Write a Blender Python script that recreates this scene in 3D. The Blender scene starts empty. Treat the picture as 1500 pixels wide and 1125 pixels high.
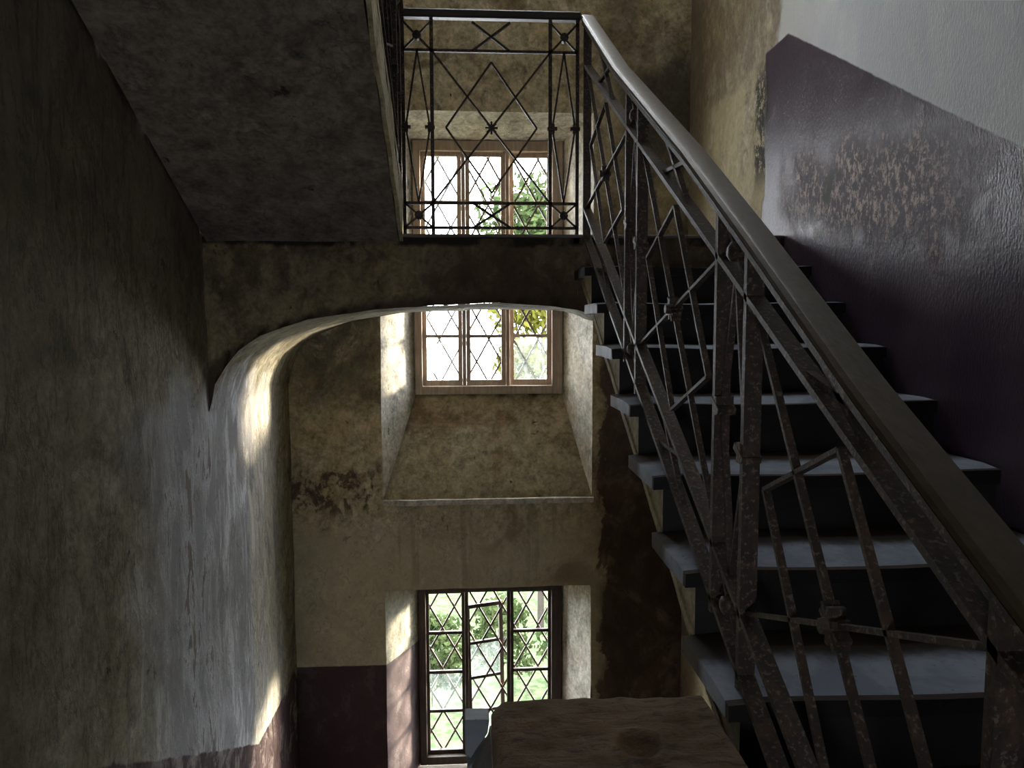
import bpy, bmesh, math, random
from mathutils import Vector, Matrix, noise
random.seed(7)
SC = bpy.context.scene
COL = SC.collection

# ------------------------------------------------------------------ camera
FOC, PITCH, YAW, ROLL = 1098.3, 0.0837, 0.0614, -0.0029
cd = bpy.data.cameras.new('camera'); cam = bpy.data.objects.new('camera', cd); COL.objects.link(cam)
cd.sensor_width = 36.0; cd.lens = 36.0 * FOC / 1500.0; cd.clip_start = 0.02; cd.clip_end = 500
Fw = Vector((math.sin(YAW) * math.cos(PITCH), math.cos(YAW) * math.cos(PITCH), -math.sin(PITCH)))
Rt = Vector((math.cos(YAW), -math.sin(YAW), 0)); Up = Rt.cross(Fw)
c_, s_ = math.cos(ROLL), math.sin(ROLL)
Rt, Up = c_ * Rt + s_ * Up, -s_ * Rt + c_ * Up
M = Matrix((Rt, Up, -Fw)).transposed().to_4x4()
cam.matrix_world = M
SC.camera = cam

# ------------------------------------------------------------------ sky, sun, exposure
SKY = 9.0
w = bpy.data.worlds.new('sky'); SC.world = w; w.use_nodes = True
wn = w.node_tree.nodes; wl = w.node_tree.links; wn.clear()
wo = wn.new('ShaderNodeOutputWorld'); wb = wn.new('ShaderNodeBackground')
wb.inputs['Color'].default_value = (0.90, 0.95, 1.0, 1); wb.inputs['Strength'].default_value = SKY
wl.new(wb.outputs[0], wo.inputs[0])
sd = bpy.data.lights.new('sun', 'SUN'); sun = bpy.data.objects.new('sun', sd); COL.objects.link(sun)
sd.energy = 9.0; sd.color = (1.0, 0.86, 0.64); sd.angle = math.radians(7)
sdir = Vector((-0.6, -0.475, -0.765 * math.tan(math.radians(7)))).normalized()
sun.rotation_euler = sdir.to_track_quat('-Z', 'Y').to_euler()


def portal(name, loc, sx, sz, rot):
    a = bpy.data.lights.new(name, 'AREA'); o = bpy.data.objects.new(name, a); COL.objects.link(o)
    a.shape = 'RECTANGLE'; a.size = sx; a.size_y = sz; o.location = loc; o.rotation_euler = rot
    a.cycles.is_portal = True
    return o


portal('opening_portal', (0.165, 5.75, 0.37), 1.1, 1.85, (math.radians(-90), 0, 0))
portal('opening_portal', (0.165, 5.75, -2.6), 1.1, 1.5, (math.radians(-90), 0, 0))
portal('opening_portal', (0.165, 5.75, 3.6), 1.1, 1.85, (math.radians(-90), 0, 0))  # for the added window above, out of view
portal('opening_portal', (-.65, -2.05, -.62), .6, .6, (math.radians(90), 0, 0))  # for the added fill opening behind the camera
portal('added_skylight_portal', (.70, 4.2, 5.2), .7, .7, (0, 0, 0))  # for the added roof light
SC.view_settings.view_transform = 'Standard'; SC.view_settings.look = 'None'
SC.view_settings.exposure = 1.45; SC.view_settings.gamma = 1.0
SC.view_settings.use_curve_mapping = False
SC.cycles.use_denoising = True
SC.cycles.max_bounces = 10; SC.cycles.diffuse_bounces = 6; SC.cycles.glossy_bounces = 4
SC.cycles.transparent_max_bounces = 16; SC.cycles.sample_clamp_indirect = 6.0
SC.cycles.caustics_reflective = False; SC.cycles.caustics_refractive = False

# ------------------------------------------------------------------ dimensions
XL, XR, YB, YL = -1.159, 1.483, 4.975, 3.443      # walls left / right / back, landing edge
G, R = 0.2955, 0.16                               # going and rise of a step
ZL = 0.393                                        # upper landing
ZF = ZL - 11 * R                                  # the floor below the camera (-1.367)
ZB = -3.30                                        # lower landing
WX0, WX1 = -0.56, 0.845                           # window niche at the wall face
FX0, FX1 = -0.36, 0.69                            # window frame
YW = 5.36                                         # inner face of window frame

# ------------------------------------------------------------------ node helper
class T:
    def __init__(s, name):
        s.m = bpy.data.materials.new(name); s.m.use_nodes = True
        s.n = s.m.node_tree.nodes; s.l = s.m.node_tree.links; s.n.clear()
        s.out = s.n.new('ShaderNodeOutputMaterial'); s.co = s.n.new('ShaderNodeTexCoord').outputs['Object']
        sp = s.n.new('ShaderNodeSeparateXYZ'); s.l.new(s.co, sp.inputs[0]); s.x, s.y, s.z = sp.outputs
    def put(s, v, sock):
        if isinstance(v, (int, float)): sock.default_value = v
        elif isinstance(v, tuple): sock.default_value = v + (1,) if len(v) == 3 and sock.type == 'RGBA' else v
        else: s.l.new(v, sock)
    def f(s, op, a, b=0.0, clamp=False):
        q = s.n.new('ShaderNodeMath'); q.operation = op; q.use_clamp = clamp
        s.put(a, q.inputs[0]); s.put(b, q.inputs[1]); return q.outputs[0]
    def noise(s, scale, detail=4, rough=.55, dist=0, stretch=(1, 1, 1), off=(0, 0, 0)):
        mp = s.n.new('ShaderNodeMapping'); s.l.new(s.co, mp.inputs[0]); mp.inputs['Scale'].default_value = stretch
        mp.inputs['Location'].default_value = off
        q = s.n.new('ShaderNodeTexNoise'); s.l.new(mp.outputs[0], q.inputs['Vector'])
        q.inputs['Scale'].default_value = scale; q.inputs['Detail'].default_value = detail
        q.inputs['Roughness'].default_value = rough; q.inputs['Distortion'].default_value = dist
        return q.outputs[0]
    def step(s, v, lo, hi, inv=False):
        q = s.n.new('ShaderNodeMapRange'); q.interpolation_type = 'SMOOTHSTEP'; s.put(v, q.inputs[0])
        q.inputs[1].default_value = lo; q.inputs[2].default_value = hi
        q.inputs[3].default_value = 1.0 if inv else 0.0; q.inputs[4].default_value = 0.0 if inv else 1.0
        return q.outputs[0]
    def mix(s, fac, a, b):
        q = s.n.new('ShaderNodeMix'); q.data_type = 'RGBA'; s.put(fac, q.inputs[0]); s.put(a, q.inputs[6]); s.put(b, q.inputs[7])
        return q.outputs[2]
    def mul(s, *a):
        r = a[0]
        for b in a[1:]: r = s.f('MULTIPLY', r, b)
        return r
    def band(s, v, a, b, e):            # 1 between a and b with soft edges e
        return s.mul(s.step(v, a - e, a + e), s.step(v, b - e, b + e, True))
    def wob(s, v, n, amt):              # v moved by noise n
        return s.f('ADD', v, s.f('MULTIPLY', s.f('SUBTRACT', n, .5), amt))
    def done(s, col, rough=.9, bump=None, dist=.01, strength=.6, spec=.3, metal=0.0):
        b = s.n.new('ShaderNodeBsdfPrincipled'); s.put(col, b.inputs['Base Color']); s.put(rough, b.inputs['Roughness'])
        b.inputs['Specular IOR Level'].default_value = spec; b.inputs['Metallic'].default_value = metal
        if bump is not None:
            q = s.n.new('ShaderNodeBump'); s.put(bump, q.inputs['Height']); q.inputs['Distance'].default_value = dist
            q.inputs['Strength'].default_value = strength; s.l.new(q.outputs[0], b.inputs['Normal'])
        s.l.new(b.outputs[0], s.out.inputs[0]); return s.m


MOLD = (.035, .032, .028)
PAINT = (.085, .055, .068)


def plaster_base(t, A, B, pale, dark, dark_amt=.5, seed=0.0, flake=.5, pit=1.0):
    """old limewash: two tones, scaling pale patches, brown damp stains, black pits. returns colour, height"""
    o = (seed, seed * 1.7, seed * .6)
    n1 = t.noise(1.3, 3, .5, .4, off=o); n2 = t.noise(3.2, 7, .62, .6, (1, 1, .55), o); n3 = t.noise(7, 9, .68, .3, (1, 1, .7), o)
    n4 = t.noise(26, 6, .7, off=o); n5 = t.noise(2.1, 8, .65, 1.2, off=(seed + 5, 3, 1)); n6 = t.noise(90, 3, .6)
    c = t.mix(t.step(n1, .38, .62), A, B)
    c = t.mix(t.mul(t.step(n2, .46, .60), .8), c, tuple(.5 * a + .5 * b for a, b in zip(A, pale)))
    fl = t.step(n3, .56, .60)
    c = t.mix(t.mul(fl, flake), c, pale)
    st = t.step(n5, .50, .66)
    c = t.mix(t.mul(st, dark_amt), c, dark)
    pt = t.mul(t.step(n3, .36, .31), pit) if False else t.mul(t.step(n3, .37, .33, False) if False else t.step(n3, .31, .36, True), t.step(n4, .44, .52), pit)
    c = t.mix(pt, c, MOLD)
    c = t.mix(t.mul(t.f('SUBTRACT', n4, .35, True), .6), c, tuple(.55 * a for a in A))
    h = t.f('ADD', t.f('MULTIPLY', fl, .35), t.f('ADD', t.f('MULTIPLY', n4, .45), t.f('ADD', t.f('MULTIPLY', n6, .15), t.f('MULTIPLY', n3, .5))))
    h = t.f('SUBTRACT', h, t.f('MULTIPLY', pt, .5))
    n7 = t.noise(13, 10, .74, .5, (1, 1, .8), o); n8 = t.noise(42, 6, .72, off=o)
    mot = t.f('ADD', t.f('MULTIPLY', n7, 2.6), t.f('ADD', t.f('MULTIPLY', n8, 1.6), -1.10))
    g = t.n.new('ShaderNodeVectorMath'); g.operation = 'SCALE'; t.l.new(c, g.inputs[0]); t.l.new(t.f('MINIMUM', t.f('MAXIMUM', mot, .35), 1.6), g.inputs['Scale']); c = g.outputs[0]
    return c, h, n2, n3, n4, n5


# ---- back wall
def mat_wall_back():
    t = T('wall_back_plaster')
    c, h, n2, n3, n4, n5 = plaster_base(t, (.46, .37, .21), (.58, .49, .32), (.70, .64, .49), (.20, .135, .075), .75, 1.0, .5)
    # clean beige lower field between the windows and left of them
    clean = t.mul(t.step(t.wob(t.z, n2, .5), -1.15, -1.5, False) if False else t.step(t.wob(t.z, n2, .5), -1.55, -1.15, True), .75)
    c = t.mix(t.f('MULTIPLY', clean, .8), c, (.66, .60, .43))
    # damp black bloom left of the window, under the landing
    m1 = t.mul(t.band(t.wob(t.x, n2, .25), -1.1, -.6, .12), t.band(t.wob(t.z, n3, .5), -.55, .4, .25), t.step(n5, .38, .52))
    c = t.mix(t.mul(m1, .75), c, (.06, .062, .055))
    # line of scaled paint below it
    m2 = t.mul(t.band(t.wob(t.z, n2, .35), -1.25, -.95, .07), t.step(t.x, -.5, -.6, False) if False else t.step(t.x, -.6, -.55, True), t.step(n3, .5, .56))
    c = t.mix(t.mul(m2, .85), c, (.09, .06, .045))
    # drips down from the sill
    dr = t.noise(14, 3, .5, 0, (1, 1, .06)); rs = t.mul(t.band(t.x, -.5, .85, .05), t.band(t.z, -1.8, -1.2, .06), t.step(dr, .5, .62))
    c = t.mix(t.mul(rs, .35), c, (.2, .16, .11))
    m3 = t.mul(t.band(t.wob(t.x, n2, .2), .1, .8, .15), t.band(t.z, -1.8, -1.25, .05), t.step(n5, .42, .55))
    c = t.mix(t.mul(m3, .5), c, (.24, .13, .085))
    # scaled right hand pier: dark brown under a torn pale edge
    xx = t.wob(t.wob(t.x, n2, .55), n3, .25); lim = t.f('ADD', .93, t.f('MULTIPLY', t.f('ABSOLUTE', t.f('ADD', t.z, 1.6)), -.02))
    pr = t.mul(t.step(t.f('SUBTRACT', xx, lim), -.01, .02), t.step(t.wob(t.z, n2, .6), -.35, -.15, True))
    br = t.mix(t.step(n3, .45, .6), (.14, .092, .078), (.27, .20, .155))
    c = t.mix(pr, c, br)
    top = t.mul(t.step(t.x, .86, .95), t.step(t.wob(t.z, n3, 1.0), .3, .9, True), t.step(n5, .36, .55))
    c = t.mix(t.mul(top, .7), c, (.07, .05, .04))
    # soot in the upper right corner
    so = t.mul(t.band(t.wob(t.x, n3, .5), 1.0, 1.7, .2), t.band(t.wob(t.z, n3, .7), .95, 1.75, .25))
    c = t.mix(t.mul(so, .85), c, (.05, .045, .035))
    so2 = t.mul(t.band(t.wob(t.x, n3, .4), .9, 1.15, .12), t.band(t.wob(t.z, n2, .5), 1.75, 2.3, .2))
    c = t.mix(t.mul(so2, .6), c, (.09, .08, .055))
    pd = t.mul(t.step(t.wob(t.z, n4, .012), -2.336, -2.328, True), t.step(t.wob(t.x, n3, .1), .83, .86, True))
    c = t.mix(pd, c, t.mix(t.step(n3, .5, .64), (.075, .042, .047), (.12, .085, .088)))
    ro = t.f('SUBTRACT', .92, t.f('MULTIPLY', pd, .35))
    return t.done(c, ro, h, .012, .7)


# ---- left wall
def mat_wall_left():
    t = T('wall_left_plaster')
    c, h, n2, n3, n4, n5 = plaster_base(t, (.27, .24, .15), (.35, .32, .22), (.52, .48, .38), (.13, .105, .068), .65, 3.0, .35)
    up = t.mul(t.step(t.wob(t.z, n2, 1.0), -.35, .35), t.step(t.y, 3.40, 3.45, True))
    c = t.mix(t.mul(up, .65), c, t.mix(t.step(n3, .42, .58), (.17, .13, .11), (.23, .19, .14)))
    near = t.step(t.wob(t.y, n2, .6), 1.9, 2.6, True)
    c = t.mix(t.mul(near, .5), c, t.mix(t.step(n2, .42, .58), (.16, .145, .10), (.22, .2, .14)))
    # pale scaled zone opposite the windows, its tone lightened with painted window light
    v = t.noise(9, 9, .72, .4, (1, 1, .28), (2, 0, 0))
    pz = t.mul(t.band(t.wob(t.y, n2, .7), 2.75, 4.5, .3), t.step(t.wob(t.z, n2, .7), -.4, -.2, True))
    c = t.mix(t.mul(pz, .85), c, t.mix(t.step(v, .45, .56), (.38, .38, .41), (.86, .87, .92)))
    cs = t.mul(t.band(t.wob(t.y, n3, .12), 4.0, 4.5, .05), t.step(t.wob(t.z, n2, .7), -.4, -.2, True), t.step(v, .40, .5)); c = t.mix(t.mul(cs, .6), c, (.86, .80, .64))  # cream streak: sunlight strip painted into the wall colour
    crk = t.mul(t.band(t.wob(t.y, n3, .5), 2.85, 3.5, .12), t.band(t.z, -2.4, -.3, .3), t.step(v, .55, .585), .85)
    c = t.mix(crk, c, (.16, .13, .11))
    lim = t.f('ADD', -2.33, t.f('MULTIPLY', t.f('MAXIMUM', t.f('SUBTRACT', 4.05, t.y), 0.0), .54))
    pd = t.step(t.f('SUBTRACT', t.wob(t.z, n3, .05), lim), -.006, .006, True)
    c = t.mix(pd, c, t.mix(t.mul(t.step(n3, .5, .6), t.step(n2, .42, .5)), (.10, .065, .07), (.36, .31, .29)))
    h = t.f('ADD', h, t.mul(t.step(v, .5, .56), .6))
    return t.done(c, .9, h, .014, .75)


# ---- right wall
def mat_wall_right():
    t = T('wall_right_plaster')
    c, h, n2, n3, n4, n5 = plaster_base(t, (.36, .30, .17), (.40, .34, .24), (.56, .50, .42), (.2, .145, .10), .6, 6.0, .5)
    lower = t.mul(t.step(t.wob(t.z, n2, .1), 1.22, 1.34, True), t.step(n2, .40, .55))
    c = t.mix(t.mul(lower, .55), c, (.48, .42, .22))
    hi = t.mul(t.step(t.wob(t.z, n3, .15), 1.2, 1.33), t.step(n3, .40, .55)); c = t.mix(t.mul(hi, .6), c, (.21, .155, .10))
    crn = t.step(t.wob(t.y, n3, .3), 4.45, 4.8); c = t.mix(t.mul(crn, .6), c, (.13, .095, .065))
    # blue grey paint on the upper wall nearer the stair
    gp = t.step(t.wob(t.wob(t.y, n3, .25), n2, .2), 3.52, 3.6, True)
    gc = t.mix(t.step(n2, .4, .62), (.74, .77, .82), (.84, .86, .88))
    gc = t.mix(t.mul(t.step(t.y, 3.0, 3.6), .5), gc, (.60, .57, .46))
    c = t.mix(gp, c, gc)
    # aubergine dado: level over the landing, sloping with the flight
    lim = t.f('SUBTRACT', 1.305, t.f('MULTIPLY', t.f('MAXIMUM', t.f('SUBTRACT', 3.46, t.y), 0.0), .564))
    under = t.step(t.f('SUBTRACT', t.wob(t.z, n4, .012), lim), -.005, .005, True)
    edge = t.step(t.wob(t.wob(t.y, n3, .18), n2, .10), 3.70, 3.72, True)
    pd = t.mul(under, edge)
    pc = t.mix(t.step(n2, .38, .62), (.070, .049, .074), (.100, .073, .100))
    c = t.mix(pd, c, pc)
    # broken black seam along the torn edge
    seam = t.mul(t.band(t.wob(t.wob(t.y, n3, .18), n2, .10), 3.66, 3.84, .03), t.band(t.z, .7, 1.25, .1), t.step(n4, .40, .48), t.step(n3, .36, .46))
    c = t.mix(seam, c, (.03, .026, .02))
    # flaking patch
    fz = t.noise(42, 9, .82, .2, (1, 1, .7), (4, 4, 4))
    fm = t.mul(t.band(t.wob(t.y, n2, .9), 2.2, 3.4, .25), t.band(t.wob(t.wob(t.f('SUBTRACT', t.z, t.f('MULTIPLY', t.f('SUBTRACT', t.y, 2.7), .14)), n2, .45), n3, .3), .32, .62, .10))
    c = t.mix(t.mul(fm, t.step(fz, .50, .56), .9), c, (.80, .66, .60))
    c = t.mix(t.mul(fm, t.step(fz, .37, .42, True)), c, (.04, .03, .03))
    hole = t.mul(t.band(t.wob(t.y, n3, .5), 2.95, 3.1, .04), t.band(t.wob(t.z, n3, .3), .48, .6, .03))
    c = t.mix(hole, c, (.05, .04, .04))
    h = t.f('ADD', t.f('MULTIPLY', h, t.f('SUBTRACT', .8, t.f('MULTIPLY', t.f('MAXIMUM', gp, pd), .65))), t.mul(fm, fz, 1.3))
    fine = t.noise(140, 3, .6, 0, (1, 1, .4)); h = t.f('ADD', h, t.f('MULTIPLY', fine, .35))
    ro = t.f('SUBTRACT', .88, t.f('MULTIPLY', pd, .55))
    return t.done(c, ro, h, .010, .65, spec=.5)


def mat_simple(name, A, B, pale, dark, amt=.5, seed=0., flake=.4, rough=.9, pit=1.0, strength=.7, dist=.012):
    t = T(name); c, h, *_ = plaster_base(t, A, B, pale, dark, amt, seed, flake, pit)
    return t.done(c, rough, h, dist, strength)


def mat_beam():
    t = T('beam_plaster')
    c, h, n2, n3, n4, n5 = plaster_base(t, (.23, .175, .095), (.29, .225, .13), (.34, .28, .18), (.06, .038, .024), .8, 9.0, .3)
    lowe = t.mul(t.step(n3, .44, .52), t.step(n5, .42, .5))
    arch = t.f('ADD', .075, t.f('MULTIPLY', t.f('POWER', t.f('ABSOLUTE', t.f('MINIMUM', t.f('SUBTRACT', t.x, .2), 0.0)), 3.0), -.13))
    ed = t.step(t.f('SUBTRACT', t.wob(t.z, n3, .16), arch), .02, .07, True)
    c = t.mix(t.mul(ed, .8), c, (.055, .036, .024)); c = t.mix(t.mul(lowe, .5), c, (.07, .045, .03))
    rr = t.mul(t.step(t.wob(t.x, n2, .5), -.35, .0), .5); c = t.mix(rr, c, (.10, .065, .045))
    c = t.mix(t.mul(t.step(t.wob(t.z, n3, .06), .33, .35), t.step(n2, .42, .5)), c, (.03, .025, .02))
    return t.done(c, .9, h, .012, .7)


def mat_metal(name, A=(.035, .025, .020), B=(.075, .044, .028)):
    t = T(name); n = t.noise(30, 6, .7); n2 = t.noise(120, 3, .6)
    c = t.mix(t.step(n, .45, .62), A, B); c = t.mix(t.mul(t.step(n2, .56, .66), .5), c, (.24, .2, .16))
    return t.done(c, t.f('ADD', .42, t.f('MULTIPLY', n, .3)), t.f('ADD', n, n2), .002, .6, .5)


def mat_wood(name, A, B, rough=.5, along='y', spec=.5):
    t = T(name); st = {'y': (1, .08, 1), 'x': (.08, 1, 1), 'z': (1, 1, .08)}[along]
    n = t.noise(60, 6, .6, .3, st); n2 = t.noise(6, 5, .6)
    c = t.mix(t.step(n, .38, .62), A, B); c = t.mix(t.mul(t.step(n2, .5, .65), .4), c, tuple(.6 * a for a in A))
    return t.done(c, rough, n, .002, .5, spec)


def mat_stone(name, A, B, dust, rough=.6, grain=0.0):
    t = T(name); n = t.noise(8, 8, .65, .3); n2 = t.noise(60, 5, .7); n3 = t.noise(2.5, 4, .6)
    c = t.mix(t.step(n, .4, .62), A, B); c = t.mix(t.mul(t.step(n3, .45, .6), .6), c, dust)
    c = t.mix(t.mul(t.step(n2, .30, .38, True), .8), c, tuple(.4 * a for a in A))
    if grain:
        gr = t.noise(45, 8, .75, .5, (.35, 1, 1)); c = t.mix(t.mul(t.step(gr, .50, .40, True) if False else t.step(gr, .36, .48, True), grain), c, tuple(.35 * a for a in A))
        n = t.f('ADD', n, t.f('MULTIPLY', gr, 1.2))
    return t.done(c, rough, t.f('ADD', n, t.f('MULTIPLY', n2, .5)), .006 + .006 * grain, .6 + .3 * grain, .5)


def mat_glass(name, dust=0.0, rough=.02):
    t = T(name); tr = t.n.new('ShaderNodeBsdfTransparent'); gl = t.n.new('ShaderNodeBsdfGlossy'); gl.inputs['Roughness'].default_value = rough
    fr = t.n.new('ShaderNodeLayerWeight'); fc = t.f('ADD', .04, t.f('MULTIPLY', t.f('POWER', fr.outputs['Facing'], 4.0), .5))
    m = t.n.new('ShaderNodeMixShader'); t.l.new(fc, m.inputs[0]); t.l.new(tr.outputs[0], m.inputs[1]); t.l.new(gl.outputs[0], m.inputs[2])
    o = m
    if dust:
        tl = t.n.new('ShaderNodeBsdfTranslucent'); tl.inputs[0].default_value = (.75, .86, .82, 1)
        o = t.n.new('ShaderNodeMixShader'); n = t.noise(18, 6, .7)
        t.l.new(t.f('MULTIPLY', t.step(n, .2, .6), dust), o.inputs[0]); t.l.new(m.outputs[0], o.inputs[1]); t.l.new(tl.outputs[0], o.inputs[2])
    t.l.new(o.outputs[0], t.out.inputs[0]); return t.m


def mat_leaf(name, A, B, scale=5):
    t = T(name); n = t.noise(scale, 5, .6); b = t.n.new('ShaderNodeBsdfDiffuse'); tl = t.n.new('ShaderNodeBsdfTranslucent')
    c = t.mix(t.step(n, .38, .62), A, B); t.put(c, b.inputs[0]); t.put(c, tl.inputs[0])
    m = t.n.new('ShaderNodeMixShader'); m.inputs[0].default_value = .35
    t.l.new(b.outputs[0], m.inputs[1]); t.l.new(tl.outputs[0], m.inputs[2]); t.l.new(m.outputs[0], t.out.inputs[0]); return t.m



def mat_tread():
    t = T('tread_stone'); n = t.noise(8, 8, .65, .3); n2 = t.noise(60, 5, .7)
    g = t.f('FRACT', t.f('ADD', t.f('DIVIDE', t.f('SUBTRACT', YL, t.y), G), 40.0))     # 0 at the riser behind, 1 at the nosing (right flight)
    worn = t.step(t.wob(g, n, .35), .35, .62)                                            # painted daylight at the nosing and shade at the rear, with some wear
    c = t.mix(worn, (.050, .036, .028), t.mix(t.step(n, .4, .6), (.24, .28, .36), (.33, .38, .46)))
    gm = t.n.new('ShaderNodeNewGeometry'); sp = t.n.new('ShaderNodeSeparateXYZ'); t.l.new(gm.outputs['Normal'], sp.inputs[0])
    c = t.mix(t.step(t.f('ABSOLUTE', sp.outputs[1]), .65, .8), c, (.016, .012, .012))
    c = t.mix(t.mul(t.step(n2, .30, .38, True), .8), c, (.05, .05, .05))
    return t.done(c, .62, t.f('ADD', n, t.f('MULTIPLY', n2, .5)), .005, .5, spec=.3)


MT = dict(
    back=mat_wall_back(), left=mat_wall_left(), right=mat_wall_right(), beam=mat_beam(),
    soffit=mat_simple('soffit_plaster', (.20, .16, .135), (.245, .20, .155), (.33, .28, .225), (.095, .088, .065), .6, 12., .35),
    hall=mat_simple('hall_plaster', (.36, .33, .25), (.42, .39, .32), (.5, .48, .42), (.22, .18, .12), .5, 15., .3),
    sill=mat_simple('sill_plaster', (.36, .29, .17), (.42, .35, .22), (.5, .44, .32), (.20, .125, .07), .8, 18., .35),
    reveal=mat_simple('reveal_plaster', (.56, .53, .43), (.62, .60, .53), (.72, .70, .64), (.40, .33, .22), .55, 21., .5),
    string=mat_simple('string_plaster', (.42, .35, .19), (.46, .40, .25), (.55, .50, .38), (.25, .19, .11), .5, 24., .3),
    riser=mat_stone('riser_paint', (.012, .009, .010), (.020, .015, .015), (.025, .02, .018), .75),
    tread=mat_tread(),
    landing=mat_stone('landing_stone', (.12, .10, .08), (.17, .15, .13), (.22, .2, .18), .6),
    floor=mat_stone('floor_stone', (.12, .11, .10), (.17, .155, .14), (.2, .19, .17), .7),
    pier=mat_stone('pier_stone', (.13, .080, .036), (.18, .115, .055), (.21, .145, .078), .85, .8),
    slate=mat_stone('slate', (.20, .22, .25), (.26, .28, .31), (.33, .34, .36), .5),
    iron=mat_metal('railing_iron'), grille=mat_metal('grille_iron', (.05, .032, .025), (.12, .06, .035)),
    rail=mat_wood('handrail_wood', (.045, .030, .015), (.062, .043, .023), .36, 'y'),
    raild=mat_wood('dark_rail_wood', (.035, .03, .028), (.05, .042, .038), .45, 'x'),
    frame=mat_wood('window_wood', (.38, .29, .21), (.48, .38, .29), .55, 'z'),
    framed=mat_wood('window_wood_dark', (.055, .038, .028), (.085, .06, .045), .5, 'z'),
    glass=mat_glass('glass'), dusty=mat_glass('dusty_glass', .03), hazy=mat_glass('hazy_glass', .015),
    leaf=mat_leaf('leaves_green', (.020, .032, .012), (.048, .064, .026)),
    leafy=mat_leaf('leaves_yellow', (.045, .052, .008), (.075, .068, .014)),
    grass=mat_leaf('grass', (.034, .050, .024), (.070, .082, .048), 9), bark=mat_wood('bark', (.02, .015, .01), (.035, .028, .02), .9, 'z'),
)

# ------------------------------------------------------------------ object helpers
def link(name, me, mat, parent=None, **kw):
    o = bpy.data.objects.new(name, me); COL.objects.link(o)
    if mat is not None:
        for q in (mat if isinstance(mat, list) else [mat]): me.materials.append(q)
    if parent is not None: o.parent = parent
    for k, v in kw.items(): o[k] = v
    return o


def empty(name, loc=(0, 0, 0), **kw):
    o = bpy.data.objects.new(name, None); COL.objects.link(o); o.empty_display_size = .1
    for k, v in kw.items(): o[k] = v
    return o


class MB:
    def __init__(s): s.bm = bmesh.new()
    def poly(s, pts, mi=0):
        f = s.bm.faces.new([s.bm.verts.new(p) for p in pts]); f.material_index = mi; return f
    def grid(s, a, b, c, d, step=.07, mi=0):
        """bilinear patch a-b-c-d, cut into squares of about step"""
        a, b, c, d = map(Vector, (a, b, c, d))
        nu = max(1, round(max((b - a).length, (c - d).length) / step)); nv = max(1, round(max((d - a).length, (c - b).length) / step))
        vs = [[s.bm.verts.new(a.lerp(b, i / nu).lerp(d.lerp(c, i / nu), j / nv)) for i in range(nu + 1)] for j in range(nv + 1)]
        for j in range(nv):
            for i in range(nu):
                f = s.bm.faces.new((vs[j][i], vs[j][i + 1], vs[j + 1][i + 1], vs[j + 1][i])); f.material_index = mi
    def prism(s, pts, off, mi=0, mside=None):
        off = Vector(off); n = len(pts); A = [s.bm.verts.new(p) for p in pts]; B = [s.bm.verts.new(Vector(p) + off) for p in pts]
        fs = [s.bm.faces.new(A[::-1]), s.bm.faces.new(B)]
        for f in fs: f.material_index = mi
        for i in range(n):
            f = s.bm.faces.new((A[i], A[(i + 1) % n], B[(i + 1) % n], B[i])); f.material_index = mi if mside is None else mside[i]
    def box(s, lo, hi, mi=0):
        x0, y0, z0 = lo; x1, y1, z1 = hi
        s.prism([(x0, y0, z0), (x1, y0, z0), (x1, y1, z0), (x0, y1, z0)], (0, 0, z1 - z0), mi)
    def bar(s, p, q, n, t, d, taper=1.0):
        p, q, n = Vector(p), Vector(q), Vector(n); u = (q - p).normalized(); sd_ = u.cross(n).normalized(); n = sd_.cross(u)
        A = [p + sd_ * a * t / 2 + n * b * d / 2 for a, b in ((-1, -1), (1, -1), (1, 1), (-1, 1))]
        B = [q + sd_ * a * t * taper / 2 + n * b * d * taper / 2 for a, b in ((-1, -1), (1, -1), (1, 1), (-1, 1))]
        A = [s.bm.verts.new(v) for v in A]; B = [s.bm.verts.new(v) for v in B]
        s.bm.faces.new(A[::-1]); s.bm.faces.new(B)
        for i in range(4): s.bm.faces.new((A[i], A[(i + 1) % 4], B[(i + 1) % 4], B[i]))
    def lathe(s, c, prof, ax=(0, 0, 1), seg=10):
        ax = Vector(ax).normalized(); a = ax.orthogonal().normalized(); b = ax.cross(a); c = Vector(c); rows = []
        for r, h in prof: rows.append([s.bm.verts.new(c + ax * h + (a * math.cos(2 * math.pi * k / seg) + b * math.sin(2 * math.pi * k / seg)) * r) for k in range(seg)])
        for i in range(len(rows) - 1):
            for k in range(seg): s.bm.faces.new((rows[i][k], rows[i][(k + 1) % seg], rows[i + 1][(k + 1) % seg], rows[i + 1][k]))
        s.bm.faces.new(rows[0][::-1]); s.bm.faces.new(rows[-1])
    def rough(s, amp, freq=2.0):
        for v in s.bm.verts:
            v.co += (noise.noise_vector(v.co * freq) + .35 * noise.noise_vector(v.co * freq * 4)) * amp
        return s
    def build(s, name, mat, parent=None, bevel=0.0, smooth=None, merge=True, **kw):
        if merge: bmesh.ops.remove_doubles(s.bm, verts=s.bm.verts, dist=1e-5)
        bmesh.ops.recalc_face_normals(s.bm, faces=s.bm.faces)
        if bevel: bmesh.ops.bevel(s.bm, geom=list(s.bm.edges), offset=bevel, segments=1, affect='EDGES', clamp_overlap=True)
        me = bpy.data.meshes.new(name); s.bm.to_mesh(me); s.bm.free()
        if smooth is not None:
            me.shade_smooth(); me.set_sharp_from_angle(angle=math.radians(smooth))
        return link(name, me, mat, parent, **kw)


ST = dict(kind='structure')

# ------------------------------------------------------------------ room shell
ZT, ZBOT, YN = 4.9, -5.0, -1.7       # top, bottom, wall behind the camera
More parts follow.
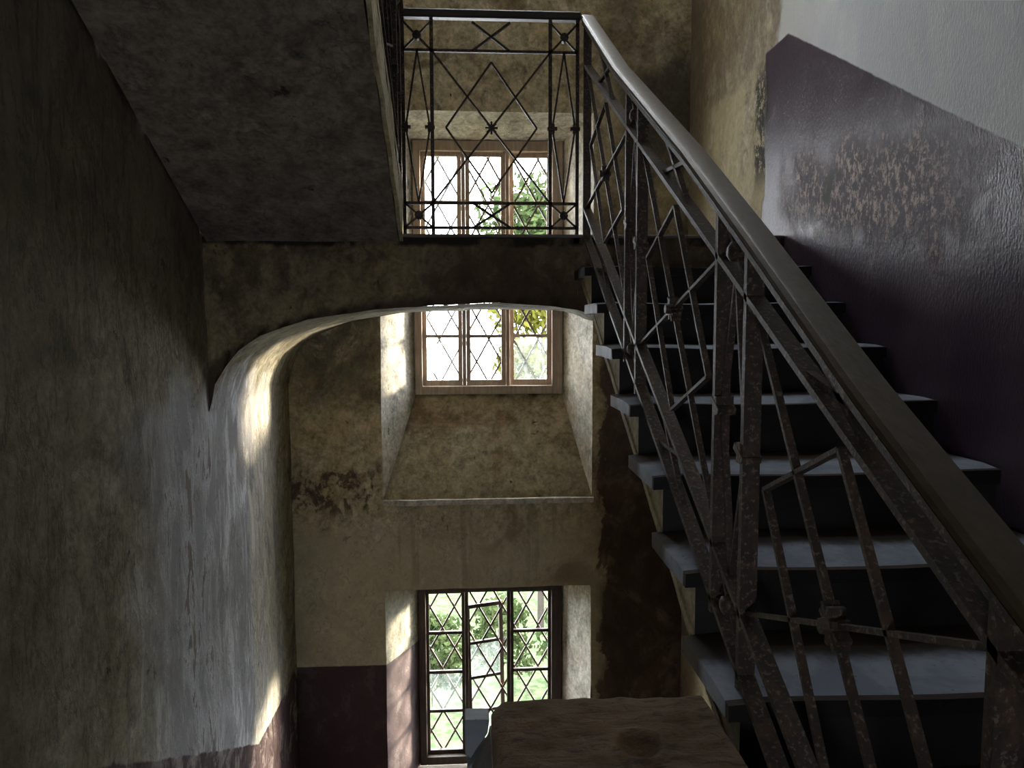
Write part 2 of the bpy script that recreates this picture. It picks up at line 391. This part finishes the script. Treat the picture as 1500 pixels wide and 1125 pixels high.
# back wall: its face with the window niches
m = MB()
niches = [  # z bottom at face, z top at face, z bottom at frame, z top at frame
    (-1.19, 1.35, -.52, 1.25), (ZB, -1.81, ZB, -1.90), (2.75, 4.80, 3.0, 4.7)]
cuts = [ZBOT, ZB, -1.81, -1.19, 1.35, 2.75, 4.80, ZT]
for za, zb_ in zip(cuts[:-1], cuts[1:]):
    isn = any(abs(za - n[0]) < 1e-6 for n in niches)
    if isn:
        m.grid((XL, YB, za), (WX0, YB, za), (WX0, YB, zb_), (XL, YB, zb_)); m.grid((WX1, YB, za), (XR, YB, za), (XR, YB, zb_), (WX1, YB, zb_))
    else: m.grid((XL, YB, za), (WX0, YB, za), (WX0, YB, zb_), (XL, YB, zb_)); m.grid((WX0, YB, za), (WX1, YB, za), (WX1, YB, zb_), (WX0, YB, zb_)); m.grid((WX1, YB, za), (XR, YB, za), (XR, YB, zb_), (WX1, YB, zb_))
YO = 5.44
for k, (a0, a1, b0, b1) in enumerate(niches):
    fx0, fx1 = FX0, FX1
    L = [(WX0, YB, a0), (fx0, YW, b0), (fx0, YW, b1), (WX0, YB, a1)]
    Rr = [(WX1, YB, a0), (fx1, YW, b0), (fx1, YW, b1), (WX1, YB, a1)]
    mi = 1
    m.grid(*L, mi=2 if k == 1 else 1); m.grid(*Rr, mi=1)
    m.grid(L[3], Rr[3], Rr[2], L[2], mi=3)                     # head
    m.grid(L[0], Rr[0], Rr[1], L[1], mi=4 if k != 1 else 5)   # sloped sill or threshold
    # outer part of the opening
    m.grid((fx0, YW, b0), (fx0, YO, b0), (fx0, YO, b1), (fx0, YW, b1), mi=1); m.grid((fx1, YW, b0), (fx1, YO, b0), (fx1, YO, b1), (fx1, YW, b1), mi=1)
    m.grid((fx0, YW, b1), (fx0, YO, b1), (fx1, YO, b1), (fx1, YW, b1), mi=1); m.grid((fx0, YW, b0), (fx0, YO, b0), (fx1, YO, b0), (fx1, YW, b0), mi=1)
# outer face
ocuts = [ZBOT] + sorted([n[2] for n in niches] + [n[3] for n in niches]) + [ZT]
for za, zb_ in zip(ocuts[:-1], ocuts[1:]):
    isn = any(abs(za - n[2]) < 1e-6 for n in niches); xs = [XL - .3, FX0, FX1, XR + .3]
    for i in range(3):
        if isn and i == 1: continue
        m.grid((xs[i], YO, za), (xs[i + 1], YO, za), (xs[i + 1], YO, zb_), (xs[i], YO, zb_), .5)
m.bm.verts.ensure_lookup_table()
for v in m.bm.verts:
    if v.co.y < YW - .01:
        v.co += (noise.noise_vector(v.co * 2.3) + .4 * noise.noise_vector(v.co * 9)) * .006


def mat_reveal3():
    t = T('reveal_dado')
    c, h, n2, n3, n4, n5 = plaster_base(t, (.46, .43, .33), (.52, .49, .39), (.62, .59, .5), (.35, .3, .2), .4, 30., .3)
    pd = t.step(t.wob(t.z, n4, .012), -2.336, -2.328, True)
    c = t.mix(pd, c, t.mix(t.step(n3, .5, .62), (.15, .11, .115), (.21, .17, .17)))  # same dado paint made lighter, daylight on the reveal put into its colour
    return t.done(c, .75, h, .01, .5)


m.build('wall_back', [MT['back'], MT['reveal'], mat_reveal3(), MT['reveal'], MT['sill'], MT['landing']], smooth=35, **ST)
# left and right walls
m = MB(); m.grid((XL, YN, ZBOT), (XL, YB + .3, ZBOT), (XL, YB + .3, ZT), (XL, YN, ZT), .08); m.rough(.009, 1.8)
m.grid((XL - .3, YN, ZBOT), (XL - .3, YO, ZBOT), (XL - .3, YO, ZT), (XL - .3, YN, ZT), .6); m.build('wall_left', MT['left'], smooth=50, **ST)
m = MB(); m.grid((XR, YN, ZBOT), (XR, YB + .3, ZBOT), (XR, YB + .3, ZT), (XR, YN, ZT), .08); m.rough(.007, 1.8)
m.grid((XR + .3, YN, ZBOT), (XR + .3, YO, ZBOT), (XR + .3, YO, ZT), (XR + .3, YN, ZT), .6); m.build('wall_right', MT['right'], smooth=50, **ST)
m = MB(); fa, fb, fc, fd = -.90, -.40, -.88, -.36  # unseen opening added behind the camera as fill light
for lo_, hi_ in (((XL - .3, ZBOT), (fa, ZT)), ((fb, ZBOT), (XR + .3, ZT)), ((fa, ZBOT), (fb, fc)), ((fa, fd), (fb, ZT))): m.box((lo_[0], YN - .3, lo_[1]), (hi_[0], YN, hi_[1]))
m.build('wall_front', MT['hall'], merge=False, **ST)
m = MB(); ka, kb, kc, kd = .40, 1.0, 3.9, 4.5                      # unseen roof light over the landing, added for more sky light
for lo_, hi_ in (((XL - .3, YN - .3), (XR + .3, kc)), ((XL - .3, kd), (XR + .3, YO)), ((XL - .3, kc), (ka, kd)), ((kb, kc), (XR + .3, kd))): m.box((lo_[0], lo_[1], ZT), (hi_[0], hi_[1], ZT + .25))
m.build('ceiling', MT['hall'], merge=False, **ST)
m = MB(); m.box((XL - .3, YN - .3, ZBOT - .2), (XR + .3, YO, ZBOT)); m.build('floor', MT['floor'], **ST)
# storey floors around the well
m = MB(); m.box((XL, YN, ZF - .25), (-.28, .19, ZF)); m.box((-.28, YN, ZF - .25), (.517, 1.56, ZF)); m.box((.517, YN, ZF - .25), (XR, .49, ZF))
m.build('hall_floor', MT['floor'], merge=False, **ST)
m = MB(); m.box((XL, YN, ZL + 11 * R - .25), (XR, .19, ZL + 11 * R)); m.build('upper_hall_floor', MT['hall'], **ST)
m = MB(); m.box((XL, YL, ZB - .25), (XR, YB, ZB)); m.build('lower_landing', MT['floor'], **ST)

# ------------------------------------------------------------------ upper landing on its flattened arch
arc = [(-1.159, -.40), (-1.13, -.28), (-1.09, -.195), (-1.02, -.125), (-.93, -.07), (-.82, -.025), (-.71, .01), (-.56, .038), (-.41, .058),
       (-.18, .071), (.06, .076), (.25, .075), (.42, .068), (.52, .055), (.575, .03), (.60, -.0), (.66, -.02), (XR, -.06)]
m = MB(); top = .378
rim = [Vector((x, YL, z)) for x, z in arc]
for i in range(len(arc) - 1):
    (xa, za), (xb, zb_) = arc[i], arc[i + 1]
    m.grid((xa, YL, za), (xb, YL, zb_), (xb, YL, top), (xa, YL, top), .05)
    bk = lambda x_, z_: .075 if x_ > .4 else z_
    m.grid((xa, YL, za), (xb, YL, zb_), (xb, YB, bk(xb, zb_)), (xa, YB, bk(xa, za)), .12, 1)
m.grid((XL, YL, top), (XR, YL, top), (XR, YB, top), (XL, YB, top), .3)
m.bm.verts.ensure_lookup_table()
for v in m.bm.verts:
    k = .005 * (1 + 1.2 * (v.co.z < .12)); v.co += noise.noise_vector(v.co * 9) * k + noise.noise_vector(v.co * 2.5) * .006
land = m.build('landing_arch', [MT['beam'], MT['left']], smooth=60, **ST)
m = MB(); m.box((XL, YL - .004, top), (XR, YB, ZL)); m.prism([(WX0 + .01, YB, .2), (WX1 - .01, YB, .2), (.70, YW - .02, .2), (-.37, YW - .02, .2)], (0, 0, ZL - .2))
m.build('landing_floor', MT['landing'], land, merge=False, bevel=.004, label='pale worn stone slab of the landing')

# ------------------------------------------------------------------ stairs
def worn_box(lo, hi, seed, amp=.004, step=.09):
    m = MB(); x0, y0, z0 = lo; x1, y1, z1 = hi
    P = lambda i: ((x0, x1)[i & 1], (y0, y1)[i >> 1 & 1], (z0, z1)[i >> 2 & 1])
    for a, b, c, d in ((0, 1, 3, 2), (4, 5, 7, 6), (0, 1, 5, 4), (2, 3, 7, 6), (0, 2, 6, 4), (1, 3, 7, 5)): m.grid(P(a), P(b), P(c), P(d), step)
    bmesh.ops.remove_doubles(m.bm, verts=m.bm.verts, dist=1e-5)
    sv = Vector((seed, seed * 2.3, 0))
    for v in m.bm.verts: v.co += noise.noise_vector(v.co * 6 + sv) * amp
    return m


def staircase(name, label, x0, x1, n, z0, up, side, first=1, ystart=YL, rr=R):
    """n steps. up=-1: falls towards the camera from a landing at z0. up=+1: climbs towards the camera."""
    x0 += .014 * (side != 'left'); x1 -= .014 * (side == 'left')
    root = empty(name, label=label, category='stairs'); open_x, sgn = (x0, -1) if side == 'left' else (x1, 1)
    for i in range(first, n + 1):
        if up < 0: zt, yf, yb = z0 - rr * i, ystart - G * i, ystart - G * (i - 1)
        else: zt, yf, yb = z0 + rr * i, ystart - G * (i - 1), ystart - G * i
        d = 1 if up < 0 else -1                      # nosing points to -y (1) or +y (-1)
        m = MB(); xa, xb = (x0 + .012, x1) if side == 'left' else (x0, x1 - .012); dr = .03 if up < 0 else 0
        # triangle of masonry under the tread; front face is the riser
        m.prism([(xa, yf, zt - rr - dr), (xa, yf, zt - .03), (xa, yb, zt - .03), (xa, yb, zt - .035)], (xb - xa, 0, 0), 1, [0, 1, 1, 1])
        s = m.build('step', [MT['riser'], MT['string']], root)
        th = .045; ov = .022 if up < 0 else 0.0
        lo = (x0 - (ov if side == 'left' else 0), min(yf - d * ov, yb) if d > 0 else yb, zt - th); hi = (x1 + (ov if side != 'left' else 0), yb if d > 0 else yf + ov, zt)
        t = worn_box(lo, hi, i * 3.1 + x0, .0035)
        # rounded nosing and worn centre
        for v in t.bm.verts:
            e = abs(v.co.y - (yf - d * ov)); ex = abs(v.co.x - (lo[0] if side == 'left' else hi[0]))
            if e < .012: v.co.z -= .006 * (v.co.z > zt - .02); v.co.y += d * .004
            if ex < .012: v.co.z -= .006 * (v.co.z > zt - .02); v.co.x -= sgn * .004
            u = (v.co.x - x0) / (x1 - x0)
            if v.co.z > zt - .02: v.co.z -= .007 * math.exp(-((u - .45) / .25) ** 2) * (1 if e < .15 else .5)
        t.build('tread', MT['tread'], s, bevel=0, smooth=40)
    # sloping plaster soffit
    m = MB(); xa, xb = (x0 + .008, x1) if side == 'left' else (x0, x1 - .008)
    if up < 0: P0 = (ystart, z0 - rr); P1 = (ystart - G * n, z0 - rr * (n + 1))
    else: P0 = (ystart, z0); P1 = (ystart - G * n, z0 + rr * n)
    th = .075 if up > 0 else .055; (ya, za), (yb_, zb2) = P0, P1; q = []
    cor = [(ya, za - th + .02), (ya, za - .006), (yb_, zb2 - .006), (yb_, zb2 - th + .02)]
    for (p0, q0), (p1, q1) in zip(cor, cor[1:] + cor[:1]): m.grid((xa, p0, q0), (xb, p0, q0), (xb, p1, q1), (xa, p1, q1), .09)
    for x in (xa, xb): m.grid(*[(x, p, q_) for p, q_ in cor], .09)
    bmesh.ops.remove_doubles(m.bm, verts=m.bm.verts, dist=1e-5)
    for v in m.bm.verts: v.co += noise.noise_vector(v.co * 3.1) * .005 + noise.noise_vector(v.co * 11) * .002
    m.build('soffit', MT['soffit'] if up > 0 else MT['string'], root, smooth=50)
    if up > 0:                                           # plastered closed string on the well side
        m = MB(); k0, k1 = (ystart - .01, z0 - .057), (ystart - G * n, z0 + rr * n - .057)
        a_, b_, c_, d_ = [(p, q_ + dz_) for dz_ in (0, .23) for p, q_ in (k0, k1)]
        for xx in (x1 - .004, x1 + .012): m.grid((xx, *a_), (xx, *b_), (xx, *d_), (xx, *c_), .06)
        for e0, e1 in ((a_, b_), (c_, d_), (a_, c_), (b_, d_)): m.grid((x1 - .004, *e0), (x1 + .012, *e0), (x1 + .012, *e1), (x1 - .004, *e1), .06)
        bmesh.ops.remove_doubles(m.bm, verts=m.bm.verts, dist=1e-5)
        for v in m.bm.verts: v.co += noise.noise_vector(v.co * 7) * .006 + noise.noise_vector(v.co * 19) * .003
        m.build('stringer', MT['string'], root, smooth=60, label='chipped pale plaster edge of the flight')
    return root


stairR = staircase('staircase', 'dark flight of worn stone steps climbing from lower right up to the landing', .517, XR, 10, ZL, -1, 'left')
stairU = staircase('staircase', 'upper flight rising overhead at left, seen from below by its stained plaster soffit', XL, -.287, 11, ZL + .02, 1, 'right', rr=R - .002)
stairD = staircase('staircase', 'lower flight climbing along the left wall, below the bottom edge of the picture', XL, -.28, 11, ZB, 1, 'right', rr=(ZF - ZB) / 12)

# ------------------------------------------------------------------ iron railings
def make_railing(name, label, P, N, posts, low, high, handrail, kinds, bd, mat, post_top, small=True):
    """P(u, v): point in the railing's plane; N its normal; posts: list of u; kinds: what fills each bay"""
    root = empty(name, label=label, category='railing')
    B = lambda nm, segs, t=.008, d=.014, par=root: (lambda mm: ([mm.bar(P(*a), P(*b), N, t, d) for a, b in segs], mm.build(nm, mat, par, merge=False))[1])(MB())
    def rosette(u, v, r=.020):
        mm = MB(); c = Vector(P(u, v)) - Vector(N) * .0; mm.lathe(c - Vector(N) * .012, [(r * .55, -.010), (r, -.004), (r, .004 + .02), (r * .5, .034)], N, 8)
        mm.build('rosette', mat, root, smooth=40)
    def knot(u, v):
        mm = MB()
        mm.bar(P(u - .022, v), P(u + .022, v), N, .014, bd + .006); mm.bar(P(u, v - .02), P(u, v + .02), N, .02, bd + .004); mm.build('collar', mat, root, merge=False)
    def star(u, v):
        mm = MB(); r = .028
        for k in range(4):
            a = math.pi * k / 4; mm.bar(P(u - r * math.cos(a), v - r * math.sin(a)), P(u + r * math.cos(a), v + r * math.sin(a)), N, .009, bd * .7 + .002 * k)
        mm.lathe(Vector(P(u, v)) - Vector(N) * .012, [(.012, -.012), (.014, 0), (.014, .022), (.008, .034)], N, 8); mm.build('star', mat, root, merge=False)
    v0, v1, v2 = low; 
    for u in posts: B('post', [((u, v0), (u, post_top(u)))], .016, bd)
    ua, ub = posts[0], posts[-1]
    B('bottom_rail', [((ua, v0 + .03), (ub, v0 + .03))], .012, bd); B('lower_rail', [((ua, v1), (ub, v1))], .012, bd); B('upper_rail', [((ua, v2), (ub, v2))], .012, bd)
    for (a, b), kd in zip(zip(posts[:-1], posts[1:]), kinds):
        mid = (a + b) / 2; w_ = b - a; vm = (v1 + v2) / 2; t_ = post_top(mid); hh = v2 - v1
        if kd == 'wide':
            B('diagonal_bar', [((a, v1), (b, v2))]); B('diagonal_bar', [((a, v2), (b, v1))])
            ru = w_ * .385; rv = hh * .43
            D = [(mid, vm + rv), (mid - ru, vm), (mid, vm - rv), (mid + ru, vm)]
            B('diamond_bar', [(D[0], D[1]), (D[1], D[2]), (D[2], D[3]), (D[3], D[0])])
            star(mid, vm)
            xr = w_ * .16
            B('small_cross', [((mid - xr, v2), (mid + xr, t_ - .015)), ((mid + xr, v2), (mid - xr, t_ - .015))], .010)
            B('small_cross', [((mid - xr, v0 + .03), (mid + xr, v1)), ((mid + xr, v0 + .03), (mid - xr, v1))], .010)
        else:
            ru = w_ * .42
            D = [(mid, v2), (mid - ru, vm), (mid, v1), (mid + ru, vm)]
            B('narrow_diamond', [(D[0], D[1]), (D[1], D[2]), (D[2], D[3]), (D[3], D[0])])
            knot(mid - ru, vm); knot(mid + ru, vm)
            for lo_, hi_ in ((v0 + .03, v1), (v2, t_ - .015)):
                B('small_cross', [((a, lo_), (b, hi_)), ((b, lo_), (a, hi_))]); rosette(mid, (lo_ + hi_) / 2)
    return root, B


# landing railing (faces the camera)
PL = lambda u, v: (u, YL + .018, v)
rl, B = make_railing('landing_railing', 'black iron railing with diamond pattern across the edge of the landing', PL, (0, 1, 0), [-.270, -.142, .389, .512],
                     (ZL, .533, 1.200), None, None, ['narrow', 'wide', 'narrow'], .014, MT['iron'], lambda u: 1.34)
m = MB(); m.box((-.285, YL - .002, 1.338), (.525, YL + .042, 1.375)); m.build('handrail', MT['raild'], rl, bevel=.006, label='dark flat wooden handrail')

# right flight railing
RXX = .548
nz = lambda y: ZL - R / G * (YL - y)
PR = lambda u, v: (RXX, u, nz(u) + v)
HR = [(3.452, 1.352), (2.7, .885), (1.83, .405), (1.4, .150), (1.0, -.095), (.77, -.225), (.42, -.42)]
def hrz(y):
    for (a, za), (b, zb3) in zip(HR[:-1], HR[1:]):
        if b <= y <= a: return zb3 + (za - zb3) * (y - b) / (a - b)
    return HR[-1][1] if y < HR[-1][0] else HR[0][1]
postsR = [3.40, 2.50, 2.33, 1.575, 1.405, .705, .53]
rr_, B = make_railing('stair_railing', 'rusty iron railing with diamond panels beside the dark right flight', PR, (1, 0, 0), postsR,
                      (-.02, .135, .755), None, None, ['wide', 'narrow', 'wide', 'narrow', 'wide', 'narrow'], .034, MT['iron'], lambda y: hrz(y) - nz(y) - .004)
def sweep(name, pts, prof, mat, parent, x):
    mm = MB(); rows = []
    for i, (y, z) in enumerate(pts):
        a = pts[max(0, i - 1)]; b = pts[min(len(pts) - 1, i + 1)]; tv = Vector((0, b[0] - a[0], b[1] - a[1])).normalized(); nv = Vector((1, 0, 0)).cross(tv)
        if nv.z < 0: nv = -nv
        rows.append([mm.bm.verts.new(Vector((x, y, z)) + Vector((px, 0, 0)) + nv * pz) for px, pz in prof])
    k = len(prof)
    for i in range(len(rows) - 1):
        for j in range(k): mm.bm.faces.new((rows[i][j], rows[i][(j + 1) % k], rows[i + 1][(j + 1) % k], rows[i + 1][j]))
    mm.bm.faces.new(rows[0]); mm.bm.faces.new(rows[-1][::-1]); return mm.build(name, mat, parent, smooth=25)
hprof = [(-.030, .004), (-.024, .010), (-.018, .012), (.024, .012), (.030, .006), (.030, -.008), (.022, -.014), (-.022, -.014), (-.026, -.006), (-.032, -.002)]
sweep('handrail', HR, hprof, MT['rail'], rr_, RXX + .006).__setitem__('label', 'long worn brown wooden handrail')
sweep('rail_strip', [(y, z - .022) for y, z in HR], [(-.018, -.006), (-.018, .006), (.018, .006), (.018, -.006)], MT['iron'], rr_, RXX)
# upper flight railing, seen edge on at left
nzu = lambda y: ZL + .10 + R / G * (YL - y)
PU = lambda u, v: (-.290, u, nzu(u) + v)
ru_, B = make_railing('upper_railing', 'iron railing of the upper flight seen edge-on above the soffit at left', PU, (1, 0, 0), [3.40, 3.23, 2.48, 2.31, 1.56],
                      (0, .16, .74), None, None, ['narrow', 'wide', 'narrow', 'wide'], .030, MT['iron'], lambda y: .86)
sweep('handrail', [(y, nzu(y) + .87) for y in (3.45, 2.5, 1.5)], hprof, MT['rail'], ru_, -.290)

# ------------------------------------------------------------------ windows
def grille(name, label, z0, z1):
    root = empty(name, label=label, category='grille', group=None) if False else empty(name, label=label, category='grille')
    dx, dz = .178, .318; y = YO - .02; sl = dz / dx; x0, x1 = FX0 + .01, FX1 - .01
    def clip(c, s):                                   # line z = c + s*(x-x0)
        pts = []
        for x in (x0, x1):
            z = c + s * (x - x0)
            if z0 <= z <= z1: pts.append((x, z))
        for z in (z0, z1):
            x = x0 + (z - c) / s
            if x0 < x < x1: pts.append((x, z))
        return pts
    k = int((x1 - x0) * sl / dz) + 2; n = int((z1 - z0) / dz) + 1
    for s in (sl, -sl):
        for i in range(-k, n + k + 1):
            p = clip(z0 + i * dz + (.08 if s > 0 else .02), s)
            if len(p) >= 2 and (Vector(p[0]) - Vector(p[1])).length > .05:
                mm = MB(); yy = y + (.004 if s > 0 else -.004); mm.bar((p[0][0], yy, p[0][1]), (p[1][0], yy, p[1][1]), (0, 1, 0), .013, .010); mm.build('bar', MT['grille'], root)
    mm = MB()
    for a, b in (((x0, z0), (x1, z0)), ((x1, z0), (x1, z1)), ((x1, z1), (x0, z1)), ((x0, z1), (x0, z0))): mm.bar((a[0], y, a[1]), (b[0], y, b[1]), (0, 1, 0), .014, .014)
    mm.build('frame', MT['grille'], root, merge=False); return root


def casement(parent, x0, x1, z0, z1, rows, y, mat, glass, frame=.035, open_deg=0, sag=0, hinge='left', label=None):
    """glazed sash; built about its hinge so it can stand ajar"""
    hx = x0 if hinge == 'left' else x1
    W = lambda x, yy, z: (x - hx, yy - y, z - z0)
    mm = MB()
    def bx(a, b): mm.box(W(a[0], a[1], a[2]), W(b[0], b[1], b[2]))
    e = .013
    bx((x0, y - e, z0), (x0 + frame, y + e, z1)); bx((x1 - frame, y - e, z0), (x1, y + e, z1))
    bx((x0 + frame, y - e, z0), (x1 - frame, y + e, z0 + frame * 1.3)); bx((x0 + frame, y - e, z1 - frame), (x1 - frame, y + e, z1))
    c = mm.build('casement', mat, parent, merge=False)
    if label: c['label'] = label
    gz0, gz1 = z0 + frame * 1.3, z1 - frame; ph = (gz1 - gz0) / rows
    for r in range(rows):
        if r:
            b = MB(); z = gz0 + r * ph; b.box(W(x0 + frame, y - .010, z - .011), W(x1 - frame, y + .010, z + .011)); b.build('glazing_bar', mat, c)
        g = MB(); g.box(W(x0 + frame, y - .002, gz0 + r * ph + (.011 if r else 0)), W(x1 - frame, y + .002, gz0 + (r + 1) * ph - (.011 if r < rows - 1 else 0)))
        g.build('pane', MT[glass[r]], c)
    c.location = (hx, y, z0); c.rotation_euler = (0, math.radians(sag), math.radians(open_deg)); return c


def window(name, label, z0, z1, rows, mat, cas):
    root = empty(name, label=label, kind='structure')
    m = MB(); a, b = .052, .075
    X0, X1 = FX0 + .0, FX1 - .0
    y0, y1 = YW - .03, YW + .045
    m.box((X0, y0, z0), (X0 + a, y1, z1)); m.box((X1 - b, y0, z0), (X1, y1, z1)); m.box((X0 + a, y0, z0), (X1 - b, y1, z0 + .06)); m.box((X0 + a, y0, z1 - .07), (X1 - b, y1, z1))
    # inner bead
    m.box((X0 + a, YW + .03, z0 + .06), (X0 + a + .014, y1, z1 - .07)); m.box((X1 - b - .014, YW + .03, z0 + .06), (X1 - b, y1, z1 - .07))
    m.build('frame', mat, root, merge=False, bevel=.003)
    mulls = (-.010, .300)
    for mx in mulls:
        m = MB(); m.box((mx - .014, y0 + .02, z0 + .06), (mx + .014, YW + .03, z1 - .07)); m.build('mullion', mat, root, bevel=.003)
    xs = [X0 + a, mulls[0] - .014, mulls[0] + .014, mulls[1] - .014, mulls[1] + .014, X1 - b]
    for i in range(3):
        lw = cas[i].pop('lower', 0)
        casement(root, xs[2 * i] + .0004, xs[2 * i + 1] - .0004, z0 + .0604, z1 - .0704 - lw, rows, YW + .03, mat, **cas[i])
    return root


# daylight: upper window spans the landing
window('window_1', 'tall pale wooden window of three casements crossing behind the landing', -.52, 1.25, 5, MT['frame'],
       [dict(glass=['hazy'] * 5, frame=.030), dict(glass=['glass', 'glass', 'glass', 'glass', 'glass'], frame=.030), dict(glass=['dusty', 'glass', 'glass', 'glass', 'glass'], frame=.032, open_deg=-4, hinge='right')])
window('window_2', 'dark framed lower window of three casements, the middle one hanging ajar', ZB + .02, -1.90, 4, MT['framed'],
       [dict(glass=['glass', 'dusty', 'glass', 'glass'], frame=.022), dict(glass=['dusty', 'hazy', 'dusty', 'glass'], frame=.028, open_deg=14, sag=-1.2, lower=.115, label='middle casement hanging open and askew'),
        dict(glass=['glass'] * 4, frame=.022)])
window('added_window', 'unseen window of the storey above, added to let in more sky light', 3.0, 4.7, 5, MT['frame'], [dict(glass=['glass'] * 5) for _ in range(3)])  # extra opening above the view, added for its light
grille('window_grille', 'thin iron diamond lattice outside the upper window behind the landing', -.50, 1.22)
grille('window_grille', 'thin rusty diamond lattice outside the dark framed lower window', ZB + .03, -1.92)
# worn sill edge stone under the sloping sill
m = worn_box((WX0 + .003, YB - .03, -1.225), (WX1 + .012, YB + .02, -1.19), 4, .004, .05)
m.build('sill_edge', MT['reveal'], smooth=40, **ST)

# ------------------------------------------------------------------ stone pier in the foreground
pier = empty('stone_pier', label='rough brown stone pier with a pitted flat top at the bottom edge', category='pier')
m = MB(); x0, x1, y0, y1, zt = .045, .488, .86, 1.505, -.782
nx, ny = 60, 76; V = []
for j in range(ny + 1):
    row = []
    for i in range(nx + 1):
        u, v = i / nx, j / ny; x = x0 + (x1 - x0) * u; y = y0 + (y1 - y0) * v
        lx = x0 + .030 * max(0, (v - .92) / .08) ** 2; x = max(x, lx) if u == 0 else lx + (x - x0) / (x1 - x0) * (x1 - lx)
        yy = y - .006 * noise.noise(Vector((x * 9, 3, 1))) * (v > .97)
        e = min(u * (x1 - x0), (1 - v) * (y1 - y0), .03); z = zt - .018 * (1 - e / .03) ** 2
        z += noise.noise(Vector((x * 5, y * 5, 0))) * .006 + noise.noise(Vector((x * 20, y * 30, 2))) * .0045 + noise.noise(Vector((x * 60, y * 40, 5))) * .0012
        dd = math.hypot((x - .315) / .040, (y - 1.31) / .045)
        z -= .018 * max(0, 1 - dd ** 2)
        z += .004 * math.exp(-((dd - 1.15) / .15) ** 2)
        row.append(m.bm.verts.new((x, yy, z)))
    V.append(row)
for j in range(ny):
    for i in range(nx): m.bm.faces.new((V[j][i], V[j][i + 1], V[j + 1][i + 1], V[j + 1][i]))
ring = [V[0][i] for i in range(nx + 1)] + [V[j][nx] for j in range(1, ny + 1)] + [V[ny][i] for i in range(nx - 1, -1, -1)] + [V[j][0] for j in range(ny - 1, 0, -1)]
low = [m.bm.verts.new((v.co.x, v.co.y, zt - .13)) for v in ring]
for k in range(len(ring)): m.bm.faces.new((ring[k], ring[(k + 1) % len(ring)], low[(k + 1) % len(ring)], low[k]))
m.bm.faces.new(low)
m.build('coping', MT['pier'], pier, smooth=50, label='pitted brown stone top')
# shaft with a hollow moulding on its left
prof = [(.043, -.83), (.040, -.845), (.022, -.885), (.006, -.915), (.004, -.95), (.004, ZF), (.485, ZF), (.485, -.83)]
m = MB(); m.prism([(x, .88, z) for x, z in prof], (0, .60, 0)); m.build('shaft', MT['floor'], pier, smooth=30)
m = MB(); m.prism([(x, 1.500, z) for x, z in [(-.009, -.828), (.043, -.829), (.039, -.859), (.019, -.888), (.004, -.913), (-.008, -.902)]], (0, .05, 0))
m.prism([(-.004, 1.482, ZF), (.06, 1.482, ZF), (.06, 1.482, -.87), (.004, 1.482, -.915), (-.004, 1.482, -.92)], (0, .06, 0))
m.build('corner_slab', MT['slate'], pier, merge=False, bevel=.002, label='blue-grey slab end beside the pier')

# ------------------------------------------------------------------ outside
m = MB(); m.grid((-14, YO + .02, -4.5), (16, YO + .02, -4.5), (16, 16, -5.2), (-14, 16, -5.2), .5)
for v in m.bm.verts: v.co.z += noise.noise(v.co * .5) * .25
lawn = m.build('lawn', MT['grass'], smooth=80, kind='stuff', label='sunlit green grass outside the lower window', category='grass')


def foliage(rng, blobs, n, size, mat, parent, name='foliage'):
    vs, fs = [], []
    for k in range(n):
        c, r = blobs[rng.randrange(len(blobs))]
        d = Vector((rng.gauss(0, 1), rng.gauss(0, 1), rng.gauss(0, 1))).normalized() * (rng.random() ** .4)
        p = Vector(c) + Vector((d.x * r[0], d.y * r[1], d.z * r[2])); a = Vector((rng.gauss(0, 1), rng.gauss(0, 1), rng.gauss(0, 1))).normalized(); b = a.orthogonal().normalized()
        s = size * rng.uniform(.6, 1.3); i = len(vs); vs += [p - a * s, p + b * s * .45, p + a * s, p - b * s * .45]; fs.append((i, i + 1, i + 2, i + 3))
    me = bpy.data.meshes.new(name); me.from_pydata([tuple(v) for v in vs], [], fs); return link(name, me, mat, parent, kind='stuff')


def tree(x, y, z0, h, rad, label, mat, seed, n=2600, size=.09, cat='tree', nm='tree'):
    rng = random.Random(seed); root = empty(nm, label=label, category=cat)
    m = MB(); m.bar((x, y, z0), (x, y, z0 + h * .7), (0, 1, 0), h * .018, h * .018, .4)
    blobs = []
    for k in range(9):
        a = rng.uniform(0, 6.28); rr2 = rng.uniform(.2, .75) * rad; hz = z0 + h * rng.uniform(.45, .95); c = (x + rr2 * math.cos(a), y + rr2 * math.sin(a), hz)
        blobs.append((c, (rad * .42, rad * .42, rad * .36))); m.bar((x, y, z0 + h * rng.uniform(.3, .55)), c, (0, 1, .1), h * .014, h * .014, .3)
    m.build('trunk', MT['bark'], root, merge=False); foliage(rng, blobs, n, size, mat, root); return root


tree(2.5, 14.5, -5.2, 9.2, 2.0, 'green leafy tree seen through the right-hand casements', MT['leaf'], 2, 5200, .11)
tree(1.15, 11.5, -5.0, 6.0, 1.0, 'yellow-green tree seen below the landing through the right casement', MT['leafy'], 5, 2600, .08)
for k, (x, y, lb) in enumerate([(-.45, 9.0, 'low green shrub on the grass, left one seen through the lower window'), (.45, 9.6, 'low green shrub on the grass, middle one seen through the lower window'),
                                (1.35, 9.2, 'low green shrub on the grass, right one seen through the lower window')]):
    tree(x, y, -5.0, 1.25, .55, lb, MT['leaf'], 20 + k, 1300, .05, 'shrub', 'shrub')
